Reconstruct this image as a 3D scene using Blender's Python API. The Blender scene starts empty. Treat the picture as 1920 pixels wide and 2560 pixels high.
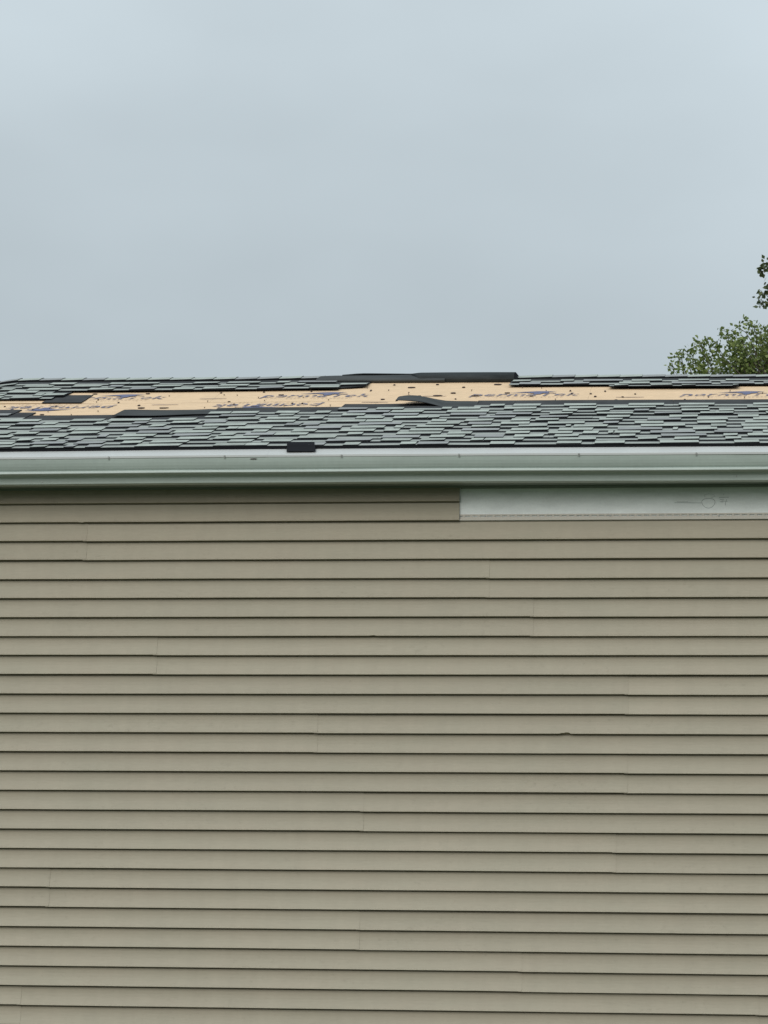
import bpy, math, random
from mathutils import Vector, Matrix, noise
R = math.radians
scene = bpy.context.scene
# ------------------------------------------------------------------ camera
cam_d = bpy.data.cameras.new('camera')
cam = bpy.data.objects.new('camera', cam_d)
scene.collection.objects.link(cam)
cam_d.sensor_fit = 'VERTICAL'; cam_d.sensor_height = 24.0; cam_d.sensor_width = 18.0
cam_d.lens = 24.0 * 7288.0 / 2560.0
cam_d.clip_end = 2000.0
YAW, PITCH, ROLL = R(6.4709), R(8.5727), R(0.6408)
fw = Vector((-math.sin(YAW) * math.cos(PITCH), math.cos(YAW) * math.cos(PITCH), math.sin(PITCH)))
rt = Vector((math.cos(YAW), math.sin(YAW), 0)); up = rt.cross(fw)
r2 = rt * math.cos(ROLL) + up * math.sin(ROLL); u2 = up * math.cos(ROLL) - rt * math.sin(ROLL)
cam.matrix_world = Matrix(((r2.x, u2.x, -fw.x, 1.87), (r2.y, u2.y, -fw.y, -16.6276), (r2.z, u2.z, -fw.z, 1.6), (0, 0, 0, 1)))
scene.camera = cam
# ------------------------------------------------------------------ overcast sky + soft sun
SUN_EL, SUN_AZ = R(25), R(194)      # azimuth clockwise from +Y: behind the camera, a little left
world = bpy.data.worlds.new('World'); scene.world = world; world.use_nodes = True
nt = world.node_tree; nt.nodes.clear()
def N(t, kind, **kw):
    n = t.nodes.new(kind)
    for k, v in kw.items(): setattr(n, k, v)
    return n
def math_n(t, op, a, b=None):
    n = t.nodes.new('ShaderNodeMath'); n.operation = op
    for i, v in enumerate((a, b)):
        if v is None: continue
        if isinstance(v, (int, float)): n.inputs[i].default_value = v
        else: t.links.new(v, n.inputs[i])
    return n.outputs[0]
def mix_rgb(t, fac, a, b, blend='MIX'):
    n = t.nodes.new('ShaderNodeMix'); n.data_type = 'RGBA'; n.blend_type = blend
    for i, v in ((0, fac), (6, a), (7, b)):
        if isinstance(v, (int, float)): n.inputs[i].default_value = v
        elif isinstance(v, tuple): n.inputs[i].default_value = (*v, 1) if len(v) == 3 else v
        else: t.links.new(v, n.inputs[i])
    return n.outputs[2]
sky = N(nt, 'ShaderNodeTexSky', sky_type='NISHITA'); sky.sun_disc = False
sky.sun_elevation = SUN_EL; sky.sun_rotation = SUN_AZ
tc = N(nt, 'ShaderNodeTexCoord')
sep = N(nt, 'ShaderNodeSeparateXYZ'); nt.links.new(tc.outputs['Generated'], sep.inputs[0])
zc = math_n(nt, 'MAXIMUM', sep.outputs[2], 0.0)
cie = math_n(nt, 'MULTIPLY_ADD', zc, 0.90); cie.node.inputs[2].default_value = 0.42      # overcast: zenith about three times the horizon
mp = N(nt, 'ShaderNodeMapping'); mp.inputs['Scale'].default_value = (4.5, 4.5, 9.0); mp.inputs['Location'].default_value = (3.1, 1.7, 0.4)
nt.links.new(tc.outputs['Generated'], mp.inputs[0])
nz = N(nt, 'ShaderNodeTexNoise'); nz.inputs['Scale'].default_value = 1.0; nz.inputs['Detail'].default_value = 4.0; nz.inputs['Roughness'].default_value = 0.45
nt.links.new(mp.outputs[0], nz.inputs['Vector'])
cl = math_n(nt, 'MULTIPLY_ADD', nz.outputs[0], 0.50); cl.node.inputs[2].default_value = 0.745
lum = math_n(nt, 'MULTIPLY', cie, cl)
cloud = N(nt, 'ShaderNodeCombineColor')
for i, c in enumerate((0.865, 0.99, 1.06)):
    nt.links.new(math_n(nt, 'MULTIPLY', lum, c), cloud.inputs[i])
bg1 = N(nt, 'ShaderNodeBackground'); nt.links.new(cloud.outputs[0], bg1.inputs[0]); bg1.inputs[1].default_value = 1.0
bg2 = N(nt, 'ShaderNodeBackground'); nt.links.new(sky.outputs[0], bg2.inputs[0]); bg2.inputs[1].default_value = 0.06
ms = N(nt, 'ShaderNodeMixShader'); ms.inputs[0].default_value = 0.06       # a thin share of clear sky through the cloud
nt.links.new(bg1.outputs[0], ms.inputs[1]); nt.links.new(bg2.outputs[0], ms.inputs[2])
wo = N(nt, 'ShaderNodeOutputWorld'); nt.links.new(ms.outputs[0], wo.inputs[0])
sd = bpy.data.lights.new('sun', 'SUN'); sd.energy = 1.5; sd.angle = R(40); sd.color = (1.0, 0.95, 0.88)
sun = bpy.data.objects.new('sun', sd); scene.collection.objects.link(sun)
sun_dir = Vector((math.sin(SUN_AZ) * math.cos(SUN_EL), math.cos(SUN_AZ) * math.cos(SUN_EL), math.sin(SUN_EL)))
sun.rotation_euler = sun_dir.to_track_quat('Z', 'Y').to_euler()
vs = scene.view_settings
vs.view_transform = 'Standard'; vs.look = 'None'; vs.exposure = 0.0; vs.gamma = 1.0; vs.use_curve_mapping = False

# ------------------------------------------------------------------ helpers
rnd = random.Random(7)
COL = scene.collection
class MB:
    def __init__(s): s.v = []; s.f = []; s.m = []
    def quad(s, a, b, c, d, m=0):
        n = len(s.v); s.v += [tuple(a), tuple(b), tuple(c), tuple(d)]; s.f.append((n, n + 1, n + 2, n + 3)); s.m.append(m)
    def poly(s, pts, m=0):
        n = len(s.v); s.v += [tuple(p) for p in pts]; s.f.append(tuple(range(n, n + len(pts)))); s.m.append(m)
    def grid(s, rows, m=0, closed=False):
        n = len(s.v); w = len(rows[0])
        for r in rows: s.v += [tuple(p) for p in r]
        for i in range(len(rows) - 1):
            for j in range(w if closed else w - 1):
                k = (j + 1) % w
                s.f.append((n + i * w + j, n + i * w + k, n + (i + 1) * w + k, n + (i + 1) * w + j))
                s.m.append(m[j] if isinstance(m, (list, tuple)) else m)
    def box(s, x0, x1, y0, y1, z0, z1, m=0):
        n = len(s.v)
        s.v += [(x, y, z) for z in (z0, z1) for y in (y0, y1) for x in (x0, x1)]
        for f in ((0, 2, 3, 1), (4, 5, 7, 6), (0, 1, 5, 4), (2, 6, 7, 3), (0, 4, 6, 2), (1, 3, 7, 5)):
            s.f.append(tuple(n + i for i in f)); s.m.append(m)
    def prism(s, bot, top, m=0, ms=None):
        """closed slab between two loops of equal length"""
        n = len(s.v); k = len(bot); ms = m if ms is None else ms
        s.v += [tuple(p) for p in bot] + [tuple(p) for p in top]
        s.f.append(tuple(n + i for i in reversed(range(k)))); s.m.append(ms)
        s.f.append(tuple(n + k + i for i in range(k))); s.m.append(m)
        for i in range(k):
            j = (i + 1) % k
            s.f.append((n + i, n + j, n + k + j, n + k + i)); s.m.append(ms)
    def tube(s, pts, rad, sides=6, m=0):
        rows = []
        for i, p in enumerate(pts):
            p = Vector(p); d = (Vector(pts[min(i + 1, len(pts) - 1)]) - Vector(pts[max(i - 1, 0)])).normalized()
            a = d.cross(Vector((0.31, 0.9, 0.2))).normalized(); b = d.cross(a)
            r = rad[i] if isinstance(rad, (list, tuple)) else rad
            rows.append([p + (a * math.cos(2 * math.pi * k / sides) + b * math.sin(2 * math.pi * k / sides)) * r for k in range(sides)])
        s.grid(rows, m, closed=True)
        s.poly(list(reversed(rows[0])), m); s.poly(rows[-1], m)
    def build(s, name, mats, parent=None, smooth=False):
        me = bpy.data.meshes.new(name); me.from_pydata(s.v, [], s.f)
        if not isinstance(mats, (list, tuple)): mats = [mats]
        for mt in mats: me.materials.append(mt)
        me.polygons.foreach_set('material_index', s.m)
        if smooth: me.polygons.foreach_set('use_smooth', [True] * len(s.f))
        me.update()
        o = bpy.data.objects.new(name, me); COL.objects.link(o)
        if parent: o.parent = parent
        return o
def tag(o, label=None, cat=None, group=None, kind=None):
    if label: o['label'] = label
    if cat: o['category'] = cat
    if group: o['group'] = group
    if kind: o['kind'] = kind
    return o
def empty(name, loc=(0, 0, 0)):
    o = bpy.data.objects.new(name, None); COL.objects.link(o); o.location = loc; return o
def interp(x, xs, ys):
    if x <= xs[0]: return ys[0]
    for i in range(1, len(xs)):
        if x <= xs[i]:
            t = (x - xs[i - 1]) / (xs[i] - xs[i - 1]); return ys[i - 1] + t * (ys[i] - ys[i - 1])
    return ys[-1]
def material(name, col, rough=0.6, spec=0.5, var=0.0, vscale=(3, 3, 3), col2=None, fine=0.0, fscale=200, fstretch=(1, 1, 1), bump=0.0, bdist=0.002, metal=0.0, island=0.0):
    m = bpy.data.materials.new(name); m.use_nodes = True; t = m.node_tree
    b = t.nodes['Principled BSDF']
    b.inputs['Roughness'].default_value = rough; b.inputs['Metallic'].default_value = metal
    b.inputs['Specular IOR Level'].default_value = spec
    tcn = N(t, 'ShaderNodeTexCoord'); vec = tcn.outputs['Object']
    c = tuple(col)
    if var > 0 or col2:
        mpn = N(t, 'ShaderNodeMapping'); mpn.inputs['Scale'].default_value = vscale; t.links.new(vec, mpn.inputs[0])
        nn = N(t, 'ShaderNodeTexNoise'); nn.inputs['Scale'].default_value = 1.0; nn.inputs['Detail'].default_value = 5.0; nn.inputs['Roughness'].default_value = 0.6
        t.links.new(mpn.outputs[0], nn.inputs['Vector'])
        rp = N(t, 'ShaderNodeMapRange'); rp.inputs[1].default_value = 0.3; rp.inputs[2].default_value = 0.7; t.links.new(nn.outputs[0], rp.inputs[0])
        c2 = col2 or tuple(x * (1 - var) for x in col); c1 = tuple(x * (1 + (0 if col2 else var)) for x in col)
        c = mix_rgb(t, rp.outputs[0], c1, c2)
    if fine > 0 or bump > 0:
        mpf = N(t, 'ShaderNodeMapping'); mpf.inputs['Scale'].default_value = tuple(fscale * q for q in fstretch); t.links.new(vec, mpf.inputs[0])
        nf = N(t, 'ShaderNodeTexNoise'); nf.inputs['Scale'].default_value = 1.0; nf.inputs['Detail'].default_value = 3.0; t.links.new(mpf.outputs[0], nf.inputs['Vector'])
        if fine > 0:
            g = math_n(t, 'MULTIPLY_ADD', nf.outputs[0], 2 * fine); g.node.inputs[2].default_value = 1 - fine
            cc = N(t, 'ShaderNodeCombineColor')
            for i in range(3): t.links.new(g, cc.inputs[i])
            c = mix_rgb(t, 1.0, c, cc.outputs[0], 'MULTIPLY')
        if bump > 0:
            bn = N(t, 'ShaderNodeBump'); bn.inputs['Strength'].default_value = bump; bn.inputs['Distance'].default_value = bdist
            t.links.new(nf.outputs[0], bn.inputs['Height']); t.links.new(bn.outputs[0], b.inputs['Normal'])
    if island > 0:
        ge = N(t, 'ShaderNodeNewGeometry')
        g = math_n(t, 'MULTIPLY_ADD', ge.outputs['Random Per Island'], 2 * island); g.node.inputs[2].default_value = 1 - island
        cc = N(t, 'ShaderNodeCombineColor')
        for i in range(3): t.links.new(g, cc.inputs[i])
        c = mix_rgb(t, 1.0, c, cc.outputs[0], 'MULTIPLY')
    if isinstance(c, tuple): b.inputs['Base Color'].default_value = (*c, 1)
    else: t.links.new(c, b.inputs['Base Color'])
    return m

# ------------------------------------------------------------------ materials
M = {}
def siding_material():
    m = bpy.data.materials.new('taupe_vinyl'); m.use_nodes = True; t = m.node_tree; b = t.nodes['Principled BSDF']
    b.inputs['Roughness'].default_value = 0.6; b.inputs['Specular IOR Level'].default_value = 0.3
    tcn = N(t, 'ShaderNodeTexCoord')
    def nse(sc, det, ro=0.6):
        mpn = N(t, 'ShaderNodeMapping'); mpn.inputs['Scale'].default_value = sc; t.links.new(tcn.outputs['Object'], mpn.inputs[0])
        nn = N(t, 'ShaderNodeTexNoise'); nn.inputs['Scale'].default_value = 1.0; nn.inputs['Detail'].default_value = det; nn.inputs['Roughness'].default_value = ro
        t.links.new(mpn.outputs[0], nn.inputs['Vector']); return nn.outputs[0]
    def rng(v, a, c):
        r_ = N(t, 'ShaderNodeMapRange'); r_.inputs[1].default_value = a; r_.inputs[2].default_value = c; t.links.new(v, r_.inputs[0]); return r_.outputs[0]
    c = mix_rgb(t, rng(nse((2.0, 1, 6), 4), .33, .67), (0.364, 0.321, 0.247), (0.350, 0.317, 0.243))
    def mul(c, v, amt):
        g_ = math_n(t, 'MULTIPLY_ADD', v, 2 * amt); g_.node.inputs[2].default_value = 1 - amt
        cc = N(t, 'ShaderNodeCombineColor')
        for i in range(3): t.links.new(g_, cc.inputs[i])
        return mix_rgb(t, 1.0, c, cc.outputs[0], 'MULTIPLY')
    oi = N(t, 'ShaderNodeObjectInfo'); c = mul(c, oi.outputs['Random'], 0.030)      # fading differs from panel to panel
    grain = nse((14, 60, 190), 3); c = mul(c, grain, 0.10)
    c = mul(c, nse((9, 9, 1.3), 5, 0.7), 0.09)                                        # faint run-off streaks
    dirt = rng(nse((26, 26, 40), 4, 0.7), .56, .72); d2 = rng(nse((1.4, 1, 5), 2), .45, .65)
    c = mix_rgb(t, math_n(t, 'MULTIPLY', math_n(t, 'MULTIPLY', dirt, d2), 0.30), c, (0.17, 0.15, 0.11))
    t.links.new(c, b.inputs['Base Color'])
    bn = N(t, 'ShaderNodeBump'); bn.inputs['Strength'].default_value = 0.25; bn.inputs['Distance'].default_value = 0.001
    t.links.new(grain, bn.inputs['Height']); t.links.new(bn.outputs[0], b.inputs['Normal']); return m
M['siding'] = siding_material()
M['hem'] = material('faded_vinyl_hem', (0.50, 0.47, 0.41), 0.5, 0.4, var=0.05, vscale=(5, 5, 20))
M['foam'] = material('white_insulation_board', (0.82, 0.86, 0.85), 0.7, 0.3, var=0.09, vscale=(5, 5, 14), fine=0.08, fscale=110)
M['gutter'] = material('white_gutter_enamel', (0.40, 0.46, 0.425), 0.38, 0.5, var=0.09, vscale=(1.6, 14, 14), fine=0.06, fscale=60, fstretch=(1, 1, .12))
M['guard'] = material('white_guard_aluminium', (0.47, 0.48, 0.47), 0.5, 0.4, var=0.05, vscale=(2, 20, 20), fine=0.03, fscale=40, fstretch=(0.1, 1, 1))
M['soffit'] = material('grey_soffit', (0.22, 0.25, 0.22), 0.6)
M['steel'] = material('dull_screw_steel', (0.22, 0.23, 0.22), 0.45, 0.5, metal=0.6)
M['sheath'] = material('tan_sheathing', (0.71, 0.505, 0.32), 0.8, 0.15, col2=(0.62, 0.45, 0.29), vscale=(7, 16, 16), fine=0.16, fscale=70, fstretch=(0.35, 1, 1))
M['sheath_edge'] = material('sheathing_cut_edge', (0.34, 0.22, 0.12), 0.85, 0.2, var=0.2, vscale=(40, 40, 40))
M['tab'] = material('shingle_tab_granules', (0.345, 0.372, 0.338), 0.9, 0.1, var=0.14, vscale=(14, 14, 14), fine=0.35, fscale=260, island=0.15)
M['tabdark'] = material('shingle_tab_grey_granules', (0.272, 0.280, 0.275), 0.9, 0.1, var=0.10, vscale=(9, 9, 9), fine=0.22, fscale=420, island=0.18)
M['base'] = material('shingle_lower_granules', (0.298, 0.315, 0.290), 0.9, 0.1, var=0.14, vscale=(12, 12, 12), fine=0.35, fscale=260, island=0.15)
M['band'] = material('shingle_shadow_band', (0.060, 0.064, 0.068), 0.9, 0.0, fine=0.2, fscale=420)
M['head'] = material('shingle_headlap_granules', (0.062, 0.064, 0.066), 0.9, 0.0, var=0.22, vscale=(6, 6, 6), fine=0.25, fscale=350)
M['asphalt'] = material('asphalt_edge', (0.020, 0.021, 0.024), 0.9, 0.0)
M['flap'] = material('weathered_shingle_back', (0.040, 0.045, 0.047), 0.9, 0.0, var=0.35, vscale=(3, 10, 10), fine=0.2, fscale=220)
M['flaplight'] = material('grey_shingle_back', (0.072, 0.077, 0.078), 0.9, 0.0, var=0.2, vscale=(4, 12, 12), fine=0.2, fscale=220)
M['black'] = material('black_shingle_scrap', (0.026, 0.026, 0.028), 0.9, 0.0, var=0.3, vscale=(20, 20, 20), fine=0.3, fscale=200)
M['brown'] = material('dark_torn_scrap', (0.055, 0.038, 0.034), 0.85, 0.2, var=0.3, vscale=(60, 60, 60))
def worn_ink(name, c1, c2, lo, hi):
    m = material(name, c1, 0.8, 0.1, col2=c2, vscale=(9, 30, 30)); t = m.node_tree; b = t.nodes['Principled BSDF']
    tcn = N(t, 'ShaderNodeTexCoord'); mpn = N(t, 'ShaderNodeMapping'); mpn.inputs['Scale'].default_value = (22, 30, 30); t.links.new(tcn.outputs['Object'], mpn.inputs[0])
    nn = N(t, 'ShaderNodeTexNoise'); nn.inputs['Scale'].default_value = 1.0; nn.inputs['Detail'].default_value = 5; nn.inputs['Roughness'].default_value = .7; t.links.new(mpn.outputs[0], nn.inputs['Vector'])
    r_ = N(t, 'ShaderNodeMapRange'); r_.inputs[1].default_value = lo; r_.inputs[2].default_value = hi; t.links.new(nn.outputs[0], r_.inputs[0]); t.links.new(r_.outputs[0], b.inputs['Alpha']); return m
M['ink'] = worn_ink('worn_blue_ink', (0.115, 0.125, 0.22), (0.22, 0.20, 0.22), .40, .52)
M['emblem'] = worn_ink('blue_emblem_ink', (0.10, 0.115, 0.21), (0.18, 0.18, 0.25), .30, .44)
M['inkfade'] = material('faded_purple_ink', (0.25, 0.19, 0.19), 0.7, 0.3, col2=(0.42, 0.30, 0.21), vscale=(14, 40, 40))
M['pencil'] = material('pencil_mark', (0.20, 0.22, 0.22), 0.7, 0.2)
M['wood'] = material('framing', (0.4, 0.3, 0.2), 0.8)
M['bark'] = material('grey_bark', (0.075, 0.062, 0.05), 0.9, 0.2, var=0.3, vscale=(20, 20, 6))
M['grass'] = material('lawn', (0.060, 0.082, 0.042), 0.95, 0.1, col2=(0.076, 0.086, 0.052), vscale=(0.8, 0.8, 0.8), fine=0.3, fscale=25)
def leaf_material(name, c1, c2):
    m = bpy.data.materials.new(name); m.use_nodes = True; t = m.node_tree; b = t.nodes['Principled BSDF']
    ge = N(t, 'ShaderNodeNewGeometry')
    c = mix_rgb(t, ge.outputs['Random Per Island'], c1, c2)
    t.links.new(c, b.inputs['Base Color']); b.inputs['Roughness'].default_value = 0.5
    b.inputs['Specular IOR Level'].default_value = 0.35
    tr = N(t, 'ShaderNodeBsdfTranslucent'); t.links.new(c, tr.inputs[0])
    mx = N(t, 'ShaderNodeMixShader'); mx.inputs[0].default_value = 0.3
    t.links.new(b.outputs[0], mx.inputs[1]); t.links.new(tr.outputs[0], mx.inputs[2])
    t.links.new(mx.outputs[0], t.nodes['Material Output'].inputs[0]); return m
M['leaf'] = leaf_material('mid_green_leaf', (0.085, 0.13, 0.032), (0.24, 0.29, 0.09))
M['leaf2'] = leaf_material('dark_green_leaf', (0.06, 0.085, 0.035), (0.13, 0.15, 0.06))

# ------------------------------------------------------------------ ground
g = MB(); GN = 24
g.grid([[(-400 + 800 * i / GN, -400 + 800 * j / GN, 0.0) for i in range(GN + 1)] for j in range(GN + 1)])
tag(g.build('ground', M['grass']), 'green lawn around the house', kind='structure')

# ------------------------------------------------------------------ house
house = empty('house')
tag(house, 'house with taupe vinyl siding, white gutter and storm damaged shingle roof', 'house')
XW = 6.0                                   # half length of the wall
CA, SA = math.cos(math.atan(1 / 3)), math.sin(math.atan(1 / 3))
Y0, Z0, SR = -0.275, 4.4495, 3.2           # eave edge of the deck, slope length to the ridge
YR, ZR = Y0 + SR * CA, Z0 + SR * SA
DEPTH = 2 * YR - 0.0
RX = [-9, -3.6, -3.0, -2.91, -2.84, -2.59, -2.17, -1.67, -1.22, -.83, .59, .97, 1.4, 1.83, 2.2, 9]
RZ = [-.15, -.06, -.0073, .0085, .012, .0106, .0074, .0047, .004, .0053, -.0049, -.0063, -.0097, -.0131, -.0172, -.03]
EX = [-9, -2.24, -1.67, -1.1, .01, 1.11, 2.19, 9]; EZ = [-.005, -.0026, -.0014, .001, 0, -.0033, -.0055, -.01]
def rp(X, s, h=0.0):
    """point of the slightly sagging front roof plane: along the eave, up the slope, off the plane"""
    t = s / SR; dz = interp(X, EX, EZ) * (1 - t) + interp(X, RX, RZ) * t
    return Vector((X, Y0 + s * CA - h * SA, Z0 + s * SA + dz + h * CA))

# wall core (sheathing behind the siding), gable ends and back
w = MB()
ZS = 4.27
zt = Z0 - 0.06
w.box(-XW, XW, 0.02, 2 * YR - 0.02, 0.0, ZS - 0.01)
for x in (-XW, XW - 0.1):
    w.prism([(x, 0.05, ZS - 0.01), (x, 2 * YR - 0.05, ZS - 0.01), (x, YR, ZR - 0.12)], [(x + 0.1, 0.05, ZS - 0.01), (x + 0.1, 2 * YR - 0.05, ZS - 0.01), (x + 0.1, YR, ZR - 0.12)])
wall = w.build('wall', M['siding'], house)

# ---- siding: double course panels with a recessed slot under each lip
P = 0.11176
ZL = 4.0693                                # underside of the lowest lip of the top pair of courses
PROF = [(0.012, 0.0), (0.012, -0.0070), (0.0020, -0.0080), (0.0008, -0.022), (-0.0004, -0.040), (-0.0040, -0.060), (-0.0100, -0.080), (-0.0165, -0.0965), (-0.0192, -0.1030), (-0.0245, -0.1072), (-0.0254, -0.1106), (-0.0225, -0.11176)]
def siding_panel(x0, x1, ztop, seed, proud=0.0, drop=0.0, ncourse=2, zclip=None, dents=(), dc=1):
    b = MB(); r = random.Random(seed)
    n = max(2, int((x1 - x0) / 0.08)); xs = [x0 + (x1 - x0) * i / n for i in range(n + 1)]
    dents = [d_ for d_ in dents if x0 + 0.05 < d_[0] < x1 - 0.05]
    for dx, dw, dz in dents: xs += [dx + q * dw for q in (-1, -.55, -.3, -.1, .1, .3, .55, 1)]
    xs = sorted(set(xs)); ph = r.uniform(0, 50)
    rows = []
    for x in xs:
        row = []
        for c in range(ncourse):
            wob = 0.0007 * noise.noise((x * 1.5, ph + c * 3.1, 0)) + 0.0005 * noise.noise((x * 6.0, ph + c, 4))
            bulge = 0.0016 * noise.noise((x * 1.1, ph, 7 + c)) + 0.0008 * noise.noise((x * 2.0, ph, 9 + c))
            dent = 0.0
            for dx, dw, dz in dents:
                if abs(x - dx) < dw * 0.6: dent = dz * (1 if x > dx else 0.6)
            for k, (py, pz) in enumerate(PROF):
                t = -pz / P
                z = ztop - c * P + pz + wob * (1 if k > 2 else 0.6) - drop + (dent if (k > 8 and c == dc) else 0)
                if zclip is not None and z > zclip: z = zclip
                row.append((x, py - proud + bulge * t, z))
        row.append((x, 0.012 - proud, row[-1][2]))
        rows.append(row)
    b.grid(rows)
    b.grid([[(p[0], p[1] + 0.005, p[2]) for p in rows[-1]], rows[-1]]); b.grid([rows[0], [(p[0], p[1] + 0.005, p[2]) for p in rows[0]]])
    return b.build('siding_panel', M['siding'], wall, smooth=False)
JT = [None, -1.785, 0.58, 0.835, -1.353, 1.377, -0.405, 1.372, -0.133, 1.306, -1.95, -0.148, 0.776, -2.099, 0.4, -1.2, 0.9, -0.6]
OV = 0.02
def panel_row(j, cuts, ztop, **kw):
    ed = [-XW] + sorted(c for c in cuts if -XW + 0.3 < c < XW - 0.3) + [XW]
    for q in range(len(ed) - 1):
        siding_panel(ed[q] - (0.0 if q == 0 else 0.0), ed[q + 1] + (OV if q < len(ed) - 2 else 0), ztop, 100 * j + q, proud=0.0015 * (len(ed) - 2 - q), drop=0.0028 * q - 0.0014, **kw)
for j in range(1, 18):
    zt_ = ZL - 2 * P * (j - 1)
    c0 = JT[j]; cuts = [c0 - 4.6, c0, c0 + 4.6]
    if j == 13: cuts = [-2.099, 2.1]
    d = ()
    if j == 6: d = ((1.0375, 0.034, 0.0070),)
    if j == 3: d = ((-0.072, 0.02, 0.0025),)
    panel_row(j, cuts, zt_, dents=d, dc=0 if j == 6 else 1)
# the top pair: only the left part is left, cut at the torn edge
siding_panel(-XW, -3.1, ZL + 2 * P, 901, 0.0012, 0.0, zclip=ZS - 0.004)
siding_panel(-3.12, 0.424, ZL + 2 * P, 902, 0.0008, 0.0, zclip=ZS - 0.004, dents=((-1.80, 0.02, -0.003),))
# bare insulation board where the top panel has blown off
fb = MB()
for x0, x1 in ((0.30, 2.718), (2.722, XW)):
    fb = MB(); fb.box(x0, x1, 0.0125, 0.019, 3.9, ZS - 0.006)
    o = fb.build('insulation_board', M['foam'], wall)
    o['label'] = 'bare white insulation board where siding is missing'
# nail hem with slots on the panel below
hm = MB(); hz0, hz1 = ZL + 0.0005, ZL + 0.0375
sz0, sz1 = hz0 + 0.0215, hz0 + 0.0285
x = 0.40; yh0, yh1 = 0.0035, 0.0055
while x < XW:
    L = 0.030; gp = 0.013
    hm.box(x, x + gp, yh0, yh1, sz0, sz1)
    x += L + gp
hm.box(0.40, XW, yh0, yh1, sz1, hz1)
hm.box(0.40, XW, yh0, yh1, hz0 + 0.008, sz0)
hm.box(0.40, XW, -0.0075, yh1, hz0, hz0 + 0.0085)
o = hm.build('nail_hem', M['hem'], wall); o['label'] = 'exposed slotted nailing hem of the top panel'
for nx, nz_ in ((0.573, 4.103), (1.293, 4.099), (1.915, 4.095), (2.6, 4.097), (3.3, 4.097)):
    nb = MB(); c = Vector((nx, yh0, nz_ - 0.004))
    ring = [c + Vector((0.0055 * math.cos(a), 0, 0.0055 * math.sin(a))) for a in [k * math.pi / 4 for k in range(8)]]
    nb.prism([p + Vector((0, 0, 0)) for p in ring], [p * 1.0 + Vector((0, -0.0035, 0)) for p in ring])
    nb.build('nail', M['steel'], wall)
# pencil scribbles on the bare board
pm = MB(); yp = 0.0121
def stroke(pts, r=0.0011):
    pm.tube([(px, yp, pz) for px, pz in pts], r, 4)
stroke([(1.662, 4.1685), (1.70, 4.1690), (1.76, 4.1675), (1.815, 4.1665)])
stroke([(1.675, 4.176), (1.74, 4.1745)], 0.0006)
stroke([(1.856 + 0.038 * math.cos(a), 4.168 + 0.028 * math.sin(a) + 0.004 * math.cos(2 * a)) for a in [2 * math.pi * k / 20 for k in range(21)]], 0.0010)
stroke([(1.835, 4.200), (1.835, 4.214), (1.856, 4.219), (1.885, 4.215), (1.895, 4.205), (1.872, 4.197)], 0.0006)
stroke([(1.916, 4.196), (1.94, 4.198), (1.972, 4.199)], 0.0009)
stroke([(1.922, 4.185), (1.945, 4.188), (1.938, 4.177), (1.921, 4.174), (1.94, 4.171)], 0.0009)
stroke([(1.96, 4.186), (1.955, 4.170), (1.953, 4.153)], 0.0009)
stroke([(1.93, 4.176), (1.966, 4.175)], 0.0007)
stroke([(1.945, 4.222), (1.943, 4.212)], 0.0006)
o = pm.build('pencil_mark', M['pencil'], wall)

# ---- soffit, fascia, channel
s = MB(); s.box(-XW - 0.2, XW + 0.2, -0.196, 0.022, ZS, ZS + 0.012); s.build('soffit', M['soffit'], house)
for k in range(0, 1):
    s = MB(); s.box(-XW, XW, -0.024, -0.006, ZS - 0.009, ZS - 0.0005)
s.box(0.43, XW, -0.012, 0.010, ZS - 0.0135, ZS - 0.0095); s.build('soffit_channel', M['soffit'], house)
s = MB(); s.box(-XW - 0.2, XW + 0.2, -0.20, -0.197, ZS - 0.006, Z0 + 0.012); s.build('fascia', M['gutter'], house)

# ---- gutter: three lengths of moulded front, each with its seam
GP = [(-.3290, 4.4060), (-.3305, 4.3990), (-.3280, 4.3860), (-.3235, 4.3700), (-.3170, 4.3530), (-.3090, 4.3380), (-.3020, 4.3305),
      (-.3000, 4.3290), (-.3080, 4.3265), (-.3118, 4.3225), (-.3125, 4.3130), (-.3100, 4.3100), (-.2800, 4.3078), (-.2580, 4.3030), (-.2480, 4.2930), (-.2460, 4.2820), (-.2440, 4.2720), (-.2430, 4.2650), (-.2420, 4.2620), (-.2030, 4.2570), (-.2020, 4.4300)]
gutter = empty('gutter'); gutter.parent = house
def ext(prof, x0, x1, name, mt, parent, off=0.0, amp=0.0018, seed=0, step=0.25):
    b = MB(); n = max(2, int((x1 - x0) / step)); rows = []
    for i in range(n + 1):
        x = x0 + (x1 - x0) * i / n
        dz = amp * noise.noise((x * 0.9, seed, 0)) + interp(x, EX, EZ); dy = amp * noise.noise((x * 0.7, seed, 5))
        rows.append([(x, y - off + dy, z + dz - off * 0.3) for y, z in prof])
    b.grid(rows); return b.build(name, mt, parent)
GSEG = [(-XW - 0.2, -1.985, 0.0), (-2.01, 2.0, 0.0012), (1.995, XW + 0.2, 0.0)]
for i, (a, b_, off) in enumerate(GSEG):
    ext(GP, a, b_, 'gutter_section', M['gutter'], gutter, off)
GG = [(-.3310, 4.3945), (-.3345, 4.3950), (-.3350, 4.4060), (-.3320, 4.4090), (-.3050, 4.4280), (-.2735, 4.4500), (-.2700, 4.4505)]
ge_ = [-XW - 0.2, -2.054, -0.652, 1.791, XW + 0.2]
for i in range(4):
    ext(GG, ge_[i] - 0.006, ge_[i + 1] - 0.002 * (i < 3), 'gutter_guard', M['guard'], gutter, 0.0006 * (i % 2), 0.0009, 3 + i)
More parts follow.
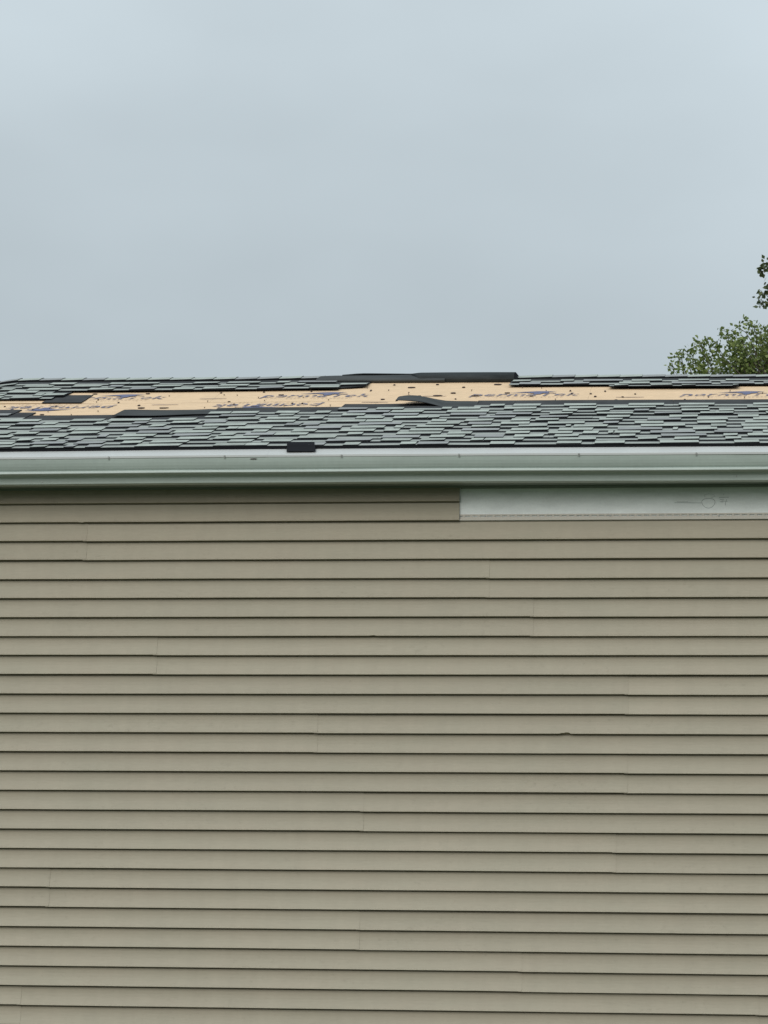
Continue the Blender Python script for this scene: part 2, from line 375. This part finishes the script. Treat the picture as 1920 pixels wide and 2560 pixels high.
for sx in [-3.61, -2.93, -2.255, -1.579, -0.902, -0.226, 0.448, 1.129, 1.791, 2.46, 3.14]:
    b = MB(); cz = 4.4015 + interp(sx, EX, EZ)
    ring = [(sx + 0.006 * math.cos(a), -0.3352, cz + 0.006 * math.sin(a)) for a in [k * math.pi / 4 for k in range(8)]]
    b.prism(ring, [(p[0] * 0.7 + sx * 0.3, -0.3395, p[2] * 0.7 + cz * 0.3) for p in ring])
    b.prism([(sx - 0.005, -0.3355, cz - 0.005), (sx + 0.005, -0.3355, cz - 0.005), (sx + 0.003, -0.3355, cz - 0.014), (sx - 0.003, -0.3355, cz - 0.014)],
            [(sx - 0.005, -0.338, cz - 0.005), (sx + 0.005, -0.338, cz - 0.005), (sx + 0.003, -0.337, cz - 0.014), (sx - 0.003, -0.337, cz - 0.014)])
    b.build('screw', M['steel'], gutter)
# pop rivets at the section joints
for sx, sz in ((-1.96, 4.292), (-1.985, 4.272), (2.015, 4.279)):
    b = MB(); ring = [(sx + 0.004 * math.cos(a), -0.2450, sz + 0.004 * math.sin(a)) for a in [k * math.pi / 3 for k in range(6)]]
    b.prism(ring, [(p[0], -0.2490, p[2]) for p in ring]); b.build('rivet', M['steel'], gutter)

# ---- roof body: back slope and rafters under the sheathing
b = MB()
rows = []
for i in range(49):
    x = -XW - 0.25 + (2 * XW + 0.5) * i / 48
    f0 = rp(x, 0.03, -0.014); f1 = rp(x, SR, -0.014); f2 = rp(x, SR, -0.10); f3 = rp(x, 0.12, -0.10)
    e = Vector((x, 2 * YR - Y0, f0.z)); r_ = Vector((x, YR, f1.z))
    rows.append([f3, f0, r_, e, e - Vector((0, 0.05, 0.09)), f2])
b.grid(rows, [0, 0, 1, 0, 0, 0], closed=True)
roof = b.build('roof', [M['wood'], M['head']], house)

# ---- roof sheathing sheets
SROW = [(0.03, 0.806, 0.4), (0.810, 2.026, -0.25), (2.031, 3.195, -1.35)]
sheets = []
for ri, (s0, s1, xo) in enumerate(SROW):
    x = xo - 2.444 * 3
    while x < XW + 0.25:
        a, c = max(x, -XW - 0.25), min(x + 2.4432, XW + 0.25)
        if c - a > 0.1:
            b = MB(); n = 10; rows = []
            for i in range(n + 1):
                X = a + (c - a) * i / n
                lo = s0 + (0.009 * min(1.0, max(0.0, (-1.9 - X) / 0.8)) if ri == 2 else 0.0)
                wv = 0.0018 * noise.noise((X * 1.3, ri * 3.0, 0)); l2 = 0.003 if ri == 2 and X < -2.2 else 0.0
                rows.append([rp(X, lo, -0.0125), rp(X, lo, wv + l2), rp(X, (lo + s1) / 2, 0.001 * noise.noise((X, ri, 4))), rp(X, s1, wv * 0.6), rp(X, s1, -0.0125)])
            b.grid(rows, [1, 0, 0, 1, 1], closed=True)
            o = b.build('sheathing_sheet', [M['sheath'], M['sheath_edge']], house); sheets.append((ri, a, c, o))
        x += 2.444
def sheet_at(X, s):
    for ri, a, c, o in sheets:
        if SROW[ri][0] - 0.01 <= s <= SROW[ri][1] + 0.01 and a <= X <= c: return o
    return sheets[0][3]

# ---- laminated shingles
EXP, SH, TB, TT = 0.134, 0.392, 0.0047, 0.0050
HB, HT = 0.0146, 0.0012
def shingle(i, x0, x1, seed, lift=0.0, full=True):
    """one shingle: lower layer with headlap, thick random tabs on its exposed part"""
    r = random.Random(seed); b = MB(); s0 = i * EXP
    n = max(2, int((x1 - x0) / 0.16)); xs = [x0 + (x1 - x0) * k / n for k in range(n + 1)]
    def hh(X, d):
        t = d / SH; wv = 0.0018 * noise.noise((X * 2.3, i * 1.7, seed * 0.01)) * (1 - t)
        return HB + (HT - HB) * t + wv + lift * max(0.0, 1 - d / 0.12)
    def jag(X): return 0.0028 * noise.noise((X * 4, i * 2.9, 8))
    rows = []
    for X in xs:
        j = jag(X)
        rows.append([rp(X, s0 + j, hh(X, 0)), rp(X, s0 + j, hh(X, 0) + TB), rp(X, s0 + 0.092, hh(X, .092) + TB), rp(X, s0 + EXP, hh(X, EXP) + TB), rp(X, s0 + SH + 0.012 * noise.noise((X * 2.6, i, 2)), hh(X, SH) + TB), rp(X, s0 + SH, hh(X, SH))])
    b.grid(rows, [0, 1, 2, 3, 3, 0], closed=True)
    b.poly(rows[0], 0); b.poly(list(reversed(rows[-1])), 0)
    x = x0 + r.uniform(-0.06, 0.10)
    while x < x1 - 0.02:
        wd = r.choice((0.09, 0.14, 0.17, 0.2, 0.22, 0.26)); a, c = max(x, x0 + 0.002), min(x + wd, x1 - 0.002)
        if c - a > 0.02:
            lo = r.uniform(-0.002, 0.002); fl = r.uniform(0.0, 0.004)
            m_ = 5 if r.random() < 0.2 else 4
            top = s0 + EXP - 0.004; sk = r.uniform(-0.004, 0.004)
            q = max(1, int((c - a) / 0.12)); tr = []
            for k in range(q + 1):
                X = a + (c - a) * k / q
                base = hh(X, 0) + TB; bt = hh(X, EXP) + TB
                tr.append([rp(X, s0 + lo + jag(X), base + 0.0002), rp(X, s0 + lo + jag(X), base + TT + fl * (k / q)), rp(X + sk, top, bt + TT), rp(X + sk, top, bt + 0.0002)])
            b.grid(tr, [0, m_, 0, 0], closed=True)
            b.poly(tr[0], 0); b.poly(list(reversed(tr[-1])), 0)
        x += wd + r.choice((0.06, 0.11, 0.15, 0.2, 0.24))
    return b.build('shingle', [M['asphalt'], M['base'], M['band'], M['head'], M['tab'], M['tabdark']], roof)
XE = XW + 0.25
def lin_(a, b, n): return [a + (b - a) * i / (n - 1) for i in range(n)]
for q in range(13):  # starter layer in black, filled down to the guard to paint in the shadow line
    b = MB(); a_, c_ = -XE + q * 2 * XE / 13, -XE + (q + 1) * 2 * XE / 13 - 0.002
    rows = [[rp(X, 0.006, -0.010), rp(X, 0.001, 0.0130), rp(X, 0.12, 0.006), rp(X, 0.12, -0.010)] for X in lin_(a_, c_, 5)]
    b.grid(rows, closed=True); b.poly(rows[0]); b.poly(list(reversed(rows[-1]))); b.build('starter_shadow_strip', M['asphalt'], roof)
COURSES = [(i, -XE, XE) for i in range(9)] + [(9, -XE, -2.39), (9, -1.24, XE), (10, -XE, -2.511), (10, -1.24, XE), (11, -.443, XE), (12, .40, XE),
           (16, -XE, -2.415), (17, -XE, -2.36), (18, -XE, -2.47), (19, -XE, -.57), (19, 1.213, 2.055), (20, -XE, -.40), (20, .549, XE), (21, -XE, -.62), (21, .56, XE)]
sid = 0
for (i, a, c) in COURSES:
    off = (i * 0.37 + 0.2) % 1.0
    cuts = [a] + [x for x in [-9 + off + k for k in range(20)] if a + 0.12 < x < c - 0.12] + [c]
    for q in range(len(cuts) - 1):
        sid += 1; rr = random.Random(sid * 13 + 5)
        lf = 0.004 * rr.random() ** 3
        if i == 19 and a > 1: lf = 0.006 if q == len(cuts) - 2 else 0.002
        shingle(i, cuts[q] + (0.001 if q else 0), cuts[q + 1], sid, lf)

# ---- ridge caps, overlapped from right to left
cx = -XE
def ridge_cap(x0, x1, seed):
    r = random.Random(seed); b = MB(); rows_t = []; rows_b = []
    for k in range(4):
        t = k / 3; X = x0 + (x1 - x0) * t
        lift = 0.0035 + 0.0065 * t + r.uniform(0, 0.001)
        rz = rp(X, SR, 0).z
        sk = 0.0 if k < 3 else 0.004
        path = []
        for dy, dz in ((-0.150, -0.150 / 3 + 0.0105), (-0.10, -0.10 / 3 + 0.0102), (-0.045, -0.0065), (0, 0.0035), (0.045, -0.0065), (0.15, -0.05)):
            path.append(Vector((X + (0.012 * (-dy / 0.15) if dy < 0 else 0) * 0, YR + dy, rz + dz + lift + 0.006)))
        rows_t.append(path); rows_b.append([p - Vector((0, 0, 0.006)) for p in path])
    rows = [rows_t[k] + list(reversed(rows_b[k])) for k in range(4)]
    mm = [1] * 5 + [0] + [0] * 5 + [0]
    b.grid(rows, mm, closed=True); b.poly(rows[0], 0); b.poly(list(reversed(rows[-1])), 0)
    return b.build('ridge_cap', [M['asphalt'], M['tab'] if r.random() < 0.6 else M['tabdark']], roof)
k = 0
for a0, a1 in ((-XE, -.74), (.575, XE)):
    x = a1 - 0.151
    while x > a0:
        ridge_cap(x - 0.09, x + 0.151, 500 + k); k += 1; x -= 0.151

# ---- torn and flipped pieces
def sheet(name, rows, th, mats, parent, label=None, mt=0, me=1, smooth=True):
    """thin skin: rows of points with outward thickness straight up the local normal"""
    b = MB(); nr, nc = len(rows), len(rows[0]); rows = [[Vector(p) for p in r] for r in rows]
    def nrm(i, j):
        du = rows[min(i + 1, nr - 1)][j] - rows[max(i - 1, 0)][j]; dv = rows[i][min(j + 1, nc - 1)] - rows[i][max(j - 1, 0)]
        n = du.cross(dv); n.normalize(); return n
    low = [[rows[i][j] - nrm(i, j) * th for j in range(nc)] for i in range(nr)]
    b.grid(rows, mt); b.grid([list(reversed(r)) for r in low], me)
    b.grid([rows[0], low[0]], me); b.grid([low[-1], rows[-1]], me)
    b.grid([[r[0] for r in low], [r[0] for r in rows]], me); b.grid([[r[-1] for r in rows], [r[-1] for r in low]], me)
    o = b.build(name, mats, parent)
    if label: o['label'] = label
    return o
def loft(xs, fn, nc):
    return [[fn(X, k / (nc - 1)) for k in range(nc)] for X in xs]
def lin(a, b, n): return [a + (b - a) * i / (n - 1) for i in range(n)]
def catm(pts, t):
    n = len(pts) - 1; f = min(t * n, n - 1e-6); i = int(f); u = f - i
    p = [Vector(pts[max(0, min(n, i + d))]) for d in (-1, 0, 1, 2)]
    return 0.5 * ((2 * p[1]) + (p[2] - p[0]) * u + (2 * p[0] - 5 * p[1] + 4 * p[2] - p[3]) * u * u + (3 * p[1] - p[0] - 3 * p[2] + p[3]) * u ** 3)
# D: dark strip lifted on the lower edge
def fD(X, t):
    u = (X + 1.83) / 0.68
    s0 = interp(X, [-1.83, -1.58, -1.34, -1.15], [1.27, 1.275, 1.35, 1.37]); s1 = interp(X, [-1.83, -1.80, -1.39, -1.26, -1.15], [1.655, 1.668, 1.635, 1.675, 1.60])
    sk = 0.01 * noise.noise((X * 6, t, 2))
    h = 0.019 + 0.010 * (1 - u) * (1 - t) + 0.004 * noise.noise((X * 3, t * 2, 1)) - 0.010 * t
    return rp(X, s0 + (s1 - s0) * t + sk * t, h)
sheet('torn_shingle', loft(lin(-1.83, -1.15, 16), fD, 5), 0.004, [M['flaplight'], M['asphalt']], roof, 'torn dark shingle strip lying on the lower rows at left')
# G: curled strip, raised at the left end
def fG(X, t):
    u = (X + 0.09) / 0.49
    lift = max(0.0, 1 - u * 1.75); lift = lift * (2 - lift) * 0.9
    s0 = interp(X, [-.09, .1, .25, .40], [1.70, 1.70, 1.67, 1.69]); s1 = interp(X, [-.09, -.05, .0, .06, .12, .2, .41], [1.90, 1.99, 2.02, 1.99, 1.96, 1.945, 1.925])
    h = 0.012 + 0.004 * math.sin(3.1 * t) + lift * (0.032 * (1 - t) + 0.036 * math.sin(math.pi * (0.12 + 0.62 * t))) + 0.002 * noise.noise((X * 8, t * 3, 3))
    return rp(X + 0.02 * (t - 0.4) * lift, s0 + (s1 - s0) * t, h)
sheet('curled_shingle', loft(lin(-0.09, 0.41, 22), fG, 9), 0.004, [M['flaplight'], M['asphalt']], roof, 'dark shingle strip curled up at its left end')
b = MB()
for (px, ps, ph, sz) in ((-.10, 1.88, .030, .022), (-.095, 1.80, .034, .018)):
    c = rp(px, ps, ph); b.prism([c, c + Vector((-sz, 0.01, -.004)), c + Vector((-sz * .6, .015, .006))], [c + Vector((0.004, 0, .004)), c + Vector((-sz, 0.01, 0)), c + Vector((-sz * .5, .02, .010))])
b.build('torn_corner', [M['asphalt']], roof)
# slipped dark piece at left
def fS(X, t): return rp(X, 2.03 + 0.38 * t + 0.008 * noise.noise((X * 9, t, 1)), 0.010 - 0.004 * t)
sheet('torn_shingle', loft(lin(-2.45, -2.19, 5), fS, 3), 0.005, [M['head'], M['asphalt']], roof, 'slipped dark shingle end on the bare sheathing at left')
# torn end of an upper course
def fT(X, t):
    u = (X + .59) / .19; return rp(X, 2.63 + 0.06 * u * u + (0.14 - 0.03 * u) * t, 0.011 + 0.006 * u * (1 - t))
sheet('torn_shingle', loft(lin(-.585, -.41, 6), fT, 3), 0.005, [M['head'], M['asphalt']], roof, 'torn dark end of the upper shingle row')
# strips of the lifted lower edges: exposed headlap with wavy top
# R1 and R2: the top courses folded over the ridge
def ridge_pt(X, dy, dz): return Vector((X, YR + dy, rp(X, SR, 0).z + dz))
def fR1(X, t):
    u = (X + .77) / .85
    e = 0.012 * noise.noise((X * 3, 0, 1))
    pts = [(-0.245 + e, -0.0775, 0), (-0.262 + e, -0.064, 0), (-0.235, -0.042, 0), (-0.13, -0.009, 0), (-0.02, 0.0145 + 0.006 * u, 0), (0.06, 0.008, 0), (0.16, -0.03, 0)]
    p = catm(pts, t); k = min(1.0, 0.80 + 2 * u)
    return ridge_pt(X + (0.03 * (t - 0.3) if u < 0.05 else 0), p.x, p.y * k + (1 - k) * (-abs(p.x) / 3 + 0.012))
sheet('folded_shingle_strip', loft(lin(-.77, .10, 18), fR1, 15), 0.005, [M['flaplight'], M['asphalt']], roof, 'dark shingle strip peeled and folded over the ridge')
def fR2(X, t):
    u = min(1.0, max(0.0, (X + .17) / .10)); v = min(1.0, max(0.0, (X + .62) / .12))
    bow = 0.004 * math.sin((X - 0.0) * 5) + 0.002 * noise.noise((X * 5, 0, 3))
    full = [(-0.235, -0.0745, 0), (-0.252, -0.055, 0), (-0.236, -0.022, 0), (-0.15, 0.008, 0), (-0.03, 0.030 + bow * .6, 0), (0.06, 0.027 + bow * .6, 0), (0.14, 0.0, 0)]
    part = [(-0.055, 0.0195, 0), (-0.052, 0.024, 0), (-0.04, 0.028, 0), (-0.02, 0.031, 0), (0.0, 0.033, 0), (0.06, 0.030, 0), (0.14, 0.0, 0)]
    a = catm(full, t); c = catm(part, t); u = u * u * (3 - 2 * u)
    p = c.lerp(a, u)
    return ridge_pt(X, p.x, p.y - 0.010 * (1 - v) - 0.004 * (1 - u) * max(0, (X + .45) / .3))
xs2 = lin(-.62, -.18, 10) + lin(-.165, -.06, 8) + lin(-.03, .565, 14)
sheet('folded_shingle_strip', loft(xs2, fR2, 15), 0.006, [M['flap'], M['asphalt']], roof, 'upper dark shingle strip standing proud of the ridge')
# folded end of R2
e0 = [fR2(.565, t / 8) for t in range(9)]
e1 = [p + Vector((0.028 - 0.002 * k, 0.01, -0.004 - 0.0035 * (8 - k) * 0 - 0.022 * (1 - abs(k - 4) / 6))) for k, p in enumerate(e0)]
sheet('folded_end', [e0, e1], 0.005, [M['asphalt'], M['asphalt']], roof)

# ---- printed marks, nails and scraps on the sheathing
def on_sheet(pts2, name, mt, h=0.0032, parent=None, th=0.0006):
    b = MB(); top = [rp(X, s_, h) for X, s_ in pts2]; bot = [rp(X, s_, h - th) for X, s_ in pts2]
    b.prism(bot, top); cx_ = sum(p[0] for p in pts2) / len(pts2); cs_ = sum(p[1] for p in pts2) / len(pts2)
    return b.build(name, mt, parent or sheet_at(cx_, cs_))
fc = bpy.data.curves.new('print_font', 'FONT'); fc.body = 'permaTek'; fc.shear = 0.25; fc.offset = 0.012; fc.space_character = 1.05; fc.size = 1.0; fc.resolution_u = 3
fo = bpy.data.objects.new('print_font', fc); COL.objects.link(fo)
dg = bpy.context.evaluated_depsgraph_get(); dg.update()
fm = bpy.data.meshes.new_from_object(fo.evaluated_get(dg)); bpy.data.objects.remove(fo)
fx0 = min(v.co.x for v in fm.vertices); fx1 = max(v.co.x for v in fm.vertices)
def printed_word(X0, X1, sc, sh, flip):
    me = fm.copy(); k = (X1 - X0) / (fx1 - fx0)
    for v in me.vertices:
        u = (v.co.x - fx0) * k; d = (v.co.y - 0.30) * sh / 0.75
        X, s_ = (X1 - u, sc - d) if flip else (X0 + u, sc + d)
        v.co = rp(X, s_, 0.0034)
    me.materials.clear(); me.materials.append(M['ink'])
    o = bpy.data.objects.new('printed_word', me); COL.objects.link(o); o.parent = sheet_at((X0 + X1) / 2, sc); return o
BIRD = [(-.17, .055), (-.10, .085), (-.03, .115), (.02, .125), (.07, .118), (.13, .112), (.075, .085), (.085, .050), (.045, .030), (.03, -.02), (-.015, -.02), (-.01, .035), (-.06, .045), (-.035, .065), (-.09, .062)]
def logo(X0, X1, sc, bx, flip):
    printed_word(X0, X1, sc, 0.155, flip)
    q = -1 if flip else 1
    on_sheet([(bx + q * x_, sc + q * (y_ + 0.035)) for x_, y_ in (BIRD)], 'printed_emblem', M['emblem'], 0.0044)
    par = sheet_at(bx, sc); b = MB()
    for k in range(3):
        for j in range(22):
            if rnd.random() < 0.30: continue
            a = X0 + 0.05 + 0.026 * j; c = a + rnd.uniform(0.006, 0.018); ss = sc - q * (0.085 + 0.028 * k)
            if not 1.4 < ss < 2.9: continue
            b.quad(rp(a, ss, .0036), rp(c, ss, .0036), rp(c, ss + .007, .0036), rp(a, ss + .007, .0036))
    if b.v: b.build('fine_print', M['inkfade'], par)
logo(-2.40, -1.676, 2.285, -1.975, False); logo(-1.05, -.325, 2.30, -.63, False); logo(.315, 1.035, 2.30, .745, False); logo(1.67, 2.39, 2.26, 2.09, False)
logo(-2.645, -1.935, 1.845, -2.36, True); logo(-1.30, -.585, 1.865, -1.005, True)
for a, c, ss in ((-1.707, -1.535, 1.94), (-1.44, -1.263, 2.206), (-.349, -.18, 1.972), (1.27, 1.449, 2.155), (0.02, 0.17, 2.255)):
    on_sheet([(a, ss - .004), ((a + c) / 2, ss - .011), (c, ss - .004), (c, ss + .006), (a, ss + .006)], 'printed_line', M['inkfade'], 0.0034)
on_sheet([(-2.40, 1.36), (-2.20, 1.385), (-2.19, 1.42), (-2.29, 1.445), (-2.36, 1.41)], 'printed_patch', M['emblem'], 0.0034)
SCR = [(-2.19, 2.472, 0.032, 0.031), (-1.835, 2.475, 0.028, 0.023), (-2.111, 2.195, 0.011, 0.031), (-2.1, 2.08, 0.008, 0.023), (-1.949, 2.053, 0.011, 0.031), (-1.747, 1.786, 0.037, 0.04), (-1.785, 1.911, 0.016, 0.031), (-1.597, 1.776, 0.055, 0.025), (-1.514, 1.644, 0.016, 0.023), (-1.669, 2.348, 0.008, 0.023), (-1.997, 1.637, 0.008, 0.031), (-1.344, 2.482, 0.013, 0.031), (-1.305, 2.36, 0.005, 0.046), (-1.215, 2.343, 0.008, 0.031), (-1.06, 2.496, 0.011, 0.031), (-1.054, 2.209, 0.006, 0.046), (-0.923, 2.344, 0.037, 0.023), (-1.362, 2.052, 0.005, 0.046), (-0.993, 2.068, 0.005, 0.031), (-1.168, 1.922, 0.01, 0.031), (-1.219, 2.041, 0.019, 0.019), (-1.334, 1.767, 0.008, 0.023), (-0.791, 1.929, 0.011, 0.031), (-1.017, 1.782, 0.042, 0.031), (-0.828, 1.808, 0.008, 0.031), (-0.746, 2.511, 0.011, 0.031), (-0.354, 2.538, 0.01, 0.062), (-0.393, 2.661, 0.008, 0.031), (-0.759, 2.205, 0.008, 0.023), (-0.577, 2.073, 0.008, 0.031), (-0.726, 1.926, 0.011, 0.031), (-0.621, 1.8, 0.008, 0.023), (-0.531, 1.806, 0.008, 0.046), (-0.229, 2.098, 0.023, 0.023), (0.463, 2.82, 0.046, 0.04), (0.64, 2.647, 0.006, 0.054), (0.314, 2.515, 0.008, 0.039), (0.358, 2.246, 0.041, 0.028), (0.724, 2.227, 0.023, 0.028), (0.559, 2.386, 0.032, 0.031), (0.768, 2.619, 0.005, 0.046), (0.805, 2.475, 0.007, 0.031), (0.887, 2.045, 0.007, 0.031), (-0.236, 2.534, 0.008, 0.039), (-0.228, 2.821, 0.011, 0.031), (-0.101, 2.682, 0.045, 0.031), (0.061, 2.832, 0.019, 0.031), (0.247, 2.685, 0.019, 0.031), (0.204, 2.388, 0.034, 0.04), (0.111, 2.262, 0.052, 0.04), (-0.004, 2.256, 0.019, 0.019), (0.244, 2.101, 0.01, 0.023), (0.964, 2.476, 0.01, 0.046), (0.979, 2.335, 0.011, 0.046), (1.102, 2.322, 0.012, 0.031), (1.136, 2.186, 0.015, 0.046), (1.191, 2.443, 0.011, 0.039), (1.389, 2.301, 0.01, 0.031), (1.313, 2.157, 0.013, 0.031), (1.276, 2.012, 0.015, 0.023), (1.71, 2.013, 0.012, 0.031), (1.858, 2.12, 0.008, 0.046), (2.085, 2.077, 0.008, 0.077), (2.203, 2.313, 0.008, 0.039), (1.997, 2.422, 0.005, 0.062), (-2.665, 1.897, 0.011, 0.023), (-2.328, 1.901, 0.01, 0.046), (-2.321, 1.635, 0.008, 0.039), (-2.443, 1.758, 0.019, 0.025), (-2.139, 1.491, 0.008, 0.031), (-2.333, 1.518, 0.021, 0.019)]
for X, s_, wd, hg in SCR:
    if wd < 0.0095:          # a nail left standing in the sheathing
        b = MB(); hgt = 0.004 + hg * 0.10
        c0 = rp(X, s_, 0.0); c1 = rp(X + 0.001, s_ + 0.001, hgt); n_ = (c1 - c0).normalized()
        b.tube([c0, c1], 0.0022, 6)
        b.tube([c1, c1 + n_ * 0.002], 0.0055, 8)
        b.build('nail', M['brown'], sheet_at(X, s_))
    else:                    # a scrap of shingle torn off around a nail
        r = random.Random(int(X * 1000) + 77); n = 8; a_ = wd * 0.62; d_ = max(0.010, hg * 0.55)
        loop = [(X + a_ * math.cos(2 * math.pi * k / n) * r.uniform(.75, 1.15), s_ + d_ * math.sin(2 * math.pi * k / n) * r.uniform(.6, 1.2)) for k in range(n)]
        on_sheet(loop, 'shingle_scrap', M['brown'], 0.0062, th=0.0042)
b = MB(); c0 = rp(-0.083, 2.335, 0); b.tube([c0, c0 + Vector((0.001, 0, 0.016))], 0.0022, 6); b.tube([c0 + Vector((0.001, 0, 0.016)), c0 + Vector((0.001, 0, 0.018))], 0.006, 8)
b.build('nail', M['brown'], sheet_at(-0.083, 2.335))

# ------------------------------------------------------------------ loose pieces lying on the house
def fL(X, t):
    u = (X + .555) / .17
    path = [(-0.178, 4.5050, 0), (-0.225, 4.4905, 0), (-0.272, 4.4775, 0), (-0.288, 4.4560, 0), (-0.319, 4.4262, 0)]
    p = catm(path, t); return Vector((X + 0.028 * t - 0.018 * t * (u < 0.02), p.x + 0.003 * noise.noise((X * 20, t * 3, 0)), p.y + 0.0015 * noise.noise((X * 14, t * 3, 6))))
o = sheet('loose_shingle', loft(lin(-.556, -.405, 7), fL, 12), 0.004, [M['black'], M['asphalt']], None)
tag(o, 'small black shingle scrap draped over the edge of the gutter guard', 'shingle')
b = MB(); b.prism([(-.757, -.3275, 4.3845), (-.745, -.3265, 4.3875), (-.728, -.3265, 4.388), (-.712, -.327, 4.3855), (-.722, -.3285, 4.3825), (-.745, -.3285, 4.382)],
                  [(-.757, -.3305, 4.3845), (-.745, -.3315, 4.3875), (-.728, -.3315, 4.388), (-.712, -.3305, 4.3855), (-.722, -.3315, 4.3825), (-.745, -.332, 4.382)])
tag(b.build('leaf_scrap', M['brown']), 'tiny dark leaf scrap stuck to the front of the gutter', 'scrap')

# ------------------------------------------------------------------ trees behind the house
def add_leaf(b, p, d, size, r):
    d = d.normalized(); a = d.cross(Vector((r.uniform(-1, 1), r.uniform(-1, 1), r.uniform(-1, 1)))).normalized(); n = d.cross(a)
    w_ = size * r.uniform(0.30, 0.42); q = n * size * r.uniform(-.15, .15)
    b.poly([p, p + d * size * .45 + a * w_ + q, p + d * size, p + d * size * .45 - a * w_ - q])
def tree(name, base, crown_c, crown_r, tips, n_tips, n_leaf, seed, mt, size, label):
    r = random.Random(seed); t = empty(name, base); base = Vector(base); cc = Vector(crown_c)
    wood = MB(); lv = MB()
    fork = Vector((base.x + (cc.x - base.x) * .5, base.y + (cc.y - base.y) * .5, cc.z - crown_r[2] * 1.05))
    trunk = [base + (fork - base) * k / 6 + Vector((0.06 * math.sin(k * 1.3), 0.05 * math.cos(k), 0)) * (0 < k < 6) for k in range(7)]
    H = cc.z + crown_r[2]
    wood.tube([p - base for p in trunk], [0.020 * H * (1.25 - 0.09 * k) for k in range(7)], 10)
    nodes = []
    for k in range(16):
        a = 2 * math.pi * k / 16 * 2.4; e = r.uniform(0.1, 1.3); q = r.uniform(.45, .72)
        end = cc + Vector((crown_r[0] * math.cos(a) * math.cos(e), crown_r[1] * math.sin(a) * math.cos(e), crown_r[2] * math.sin(e))) * q
        mid = fork.lerp(end, .5) + Vector((r.uniform(-.2, .2), r.uniform(-.2, .2), r.uniform(0, .25)))
        pts = [catm([fork, mid, end], q_ / 6) for q_ in range(7)]
        wood.tube([p - base for p in pts], [0.0055 * H * (1 - .13 * k_) for k_ in range(7)], 7); nodes += pts[2:]
    allt = [(Vector(p), True) for p in tips]
    while len(allt) < n_tips:
        v = Vector((r.gauss(0, 1), r.gauss(0, 1), r.gauss(0, 1))).normalized() * (r.uniform(.25, 1) ** .45)
        if v.z < -.75: continue
        v *= 0.86 + .2 * noise.noise(v * 2.6 + Vector((seed, 0, 0)))
        allt.append((cc + Vector((v.x * crown_r[0], v.y * crown_r[1], v.z * crown_r[2])), False))
    for tip, hand in allt:
        nd = min(nodes, key=lambda q: (q - tip).length + max(0, q.z - tip.z))
        L = (tip - nd).length
        st = tip + (nd - tip) * min(1, 0.5 / max(L, .01)) if hand else nd
        mid = st.lerp(tip, .5) + Vector((r.uniform(-.08, .08), r.uniform(-.08, .08), r.uniform(-.02, .10))) * (L ** .5)
        pts = [catm([st, mid, tip], q_ / 5) for q_ in range(6)]
        if hand: wood.tube([p - base for p in (nd, st)], [.010, .006], 4)
        wood.tube([p - base for p in pts], [.0075 - .0012 * q_ for q_ in range(6)], 4)
        m = n_leaf if not hand else int(n_leaf * 1.5)
        for k in range(m):
            f = r.random() ** (.75) if not hand else r.uniform(.12, 1.0)
            p = catm([st, mid, tip], f); spread = .11 if not hand else .05 * (1.4 - f)
            p = p + Vector((r.gauss(0, spread), r.gauss(0, spread), r.gauss(0, spread * .8)))
            d = Vector((r.uniform(-1, 1), r.uniform(-1, 1), r.uniform(-1.0, .55))) + (tip - st).normalized() * .5
            add_leaf(lv, p - base, d, size * r.uniform(.7, 1.25), r)
    wood.build('trunk', M['bark'], t, smooth=True); lv.build('crown', mt, t)
    tag(t, label, 'tree', 'trees behind the house'); return t
TIPS = [(1.433, 7.868), (1.467, 7.815), (1.51, 7.989), (1.561, 7.953), (1.637, 8.031), (1.706, 8.082), (1.731, 8.056), (1.773, 8.103), (1.841, 8.141), (1.794, 8.029), (1.913, 8.036), (1.978, 8.244), (2.003, 8.209), (2.104, 8.221), (2.04, 8.143), (2.151, 8.155), (2.24, 8.293), (2.265, 8.227), (2.337, 8.213), (2.422, 8.264), (2.464, 8.212), (2.379, 8.139)]
rt_ = random.Random(3)
while len(TIPS) < 240:
    x_ = 1.5 + 1.25 * rt_.random() ** .5; zt_ = interp(x_, [1.43, 1.7, 2.0, 2.5], [7.83, 7.98, 8.12, 8.17])
    TIPS.append((x_, zt_ - .04 - .75 * rt_.random() ** 1.1 * (1.25 if x_ > 1.9 else 1)))
tree('leafy_tree', (3.9, 14.2, 0), (3.30, 14.0, 6.42), (1.98, 1.98, 1.78), [(x_, 14 + rt_.uniform(-.35, .35), z_) for x_, z_ in TIPS], 1500, 34, 11, M['leaf'], .045, 'low leafy tree showing its crown above the right end of the ridge')
TIPS2 = [(2.483, 9.981), (2.552, 10.052), (2.517, 10.001), (2.47, 9.677), (2.489, 9.611), (2.515, 9.778), (2.564, 9.711), (2.577, 9.559)]
tree('tall_tree', (5.4, 19.3, 0), (5.5, 19.0, 9.1), (2.2, 2.2, 2.7), [(x_, 19 + rt_.uniform(-.2, .2), z_) for x_, z_ in TIPS2], 600, 30, 23, M['leaf2'], .065, 'taller tree with only a few leaf tips entering at the right edge')
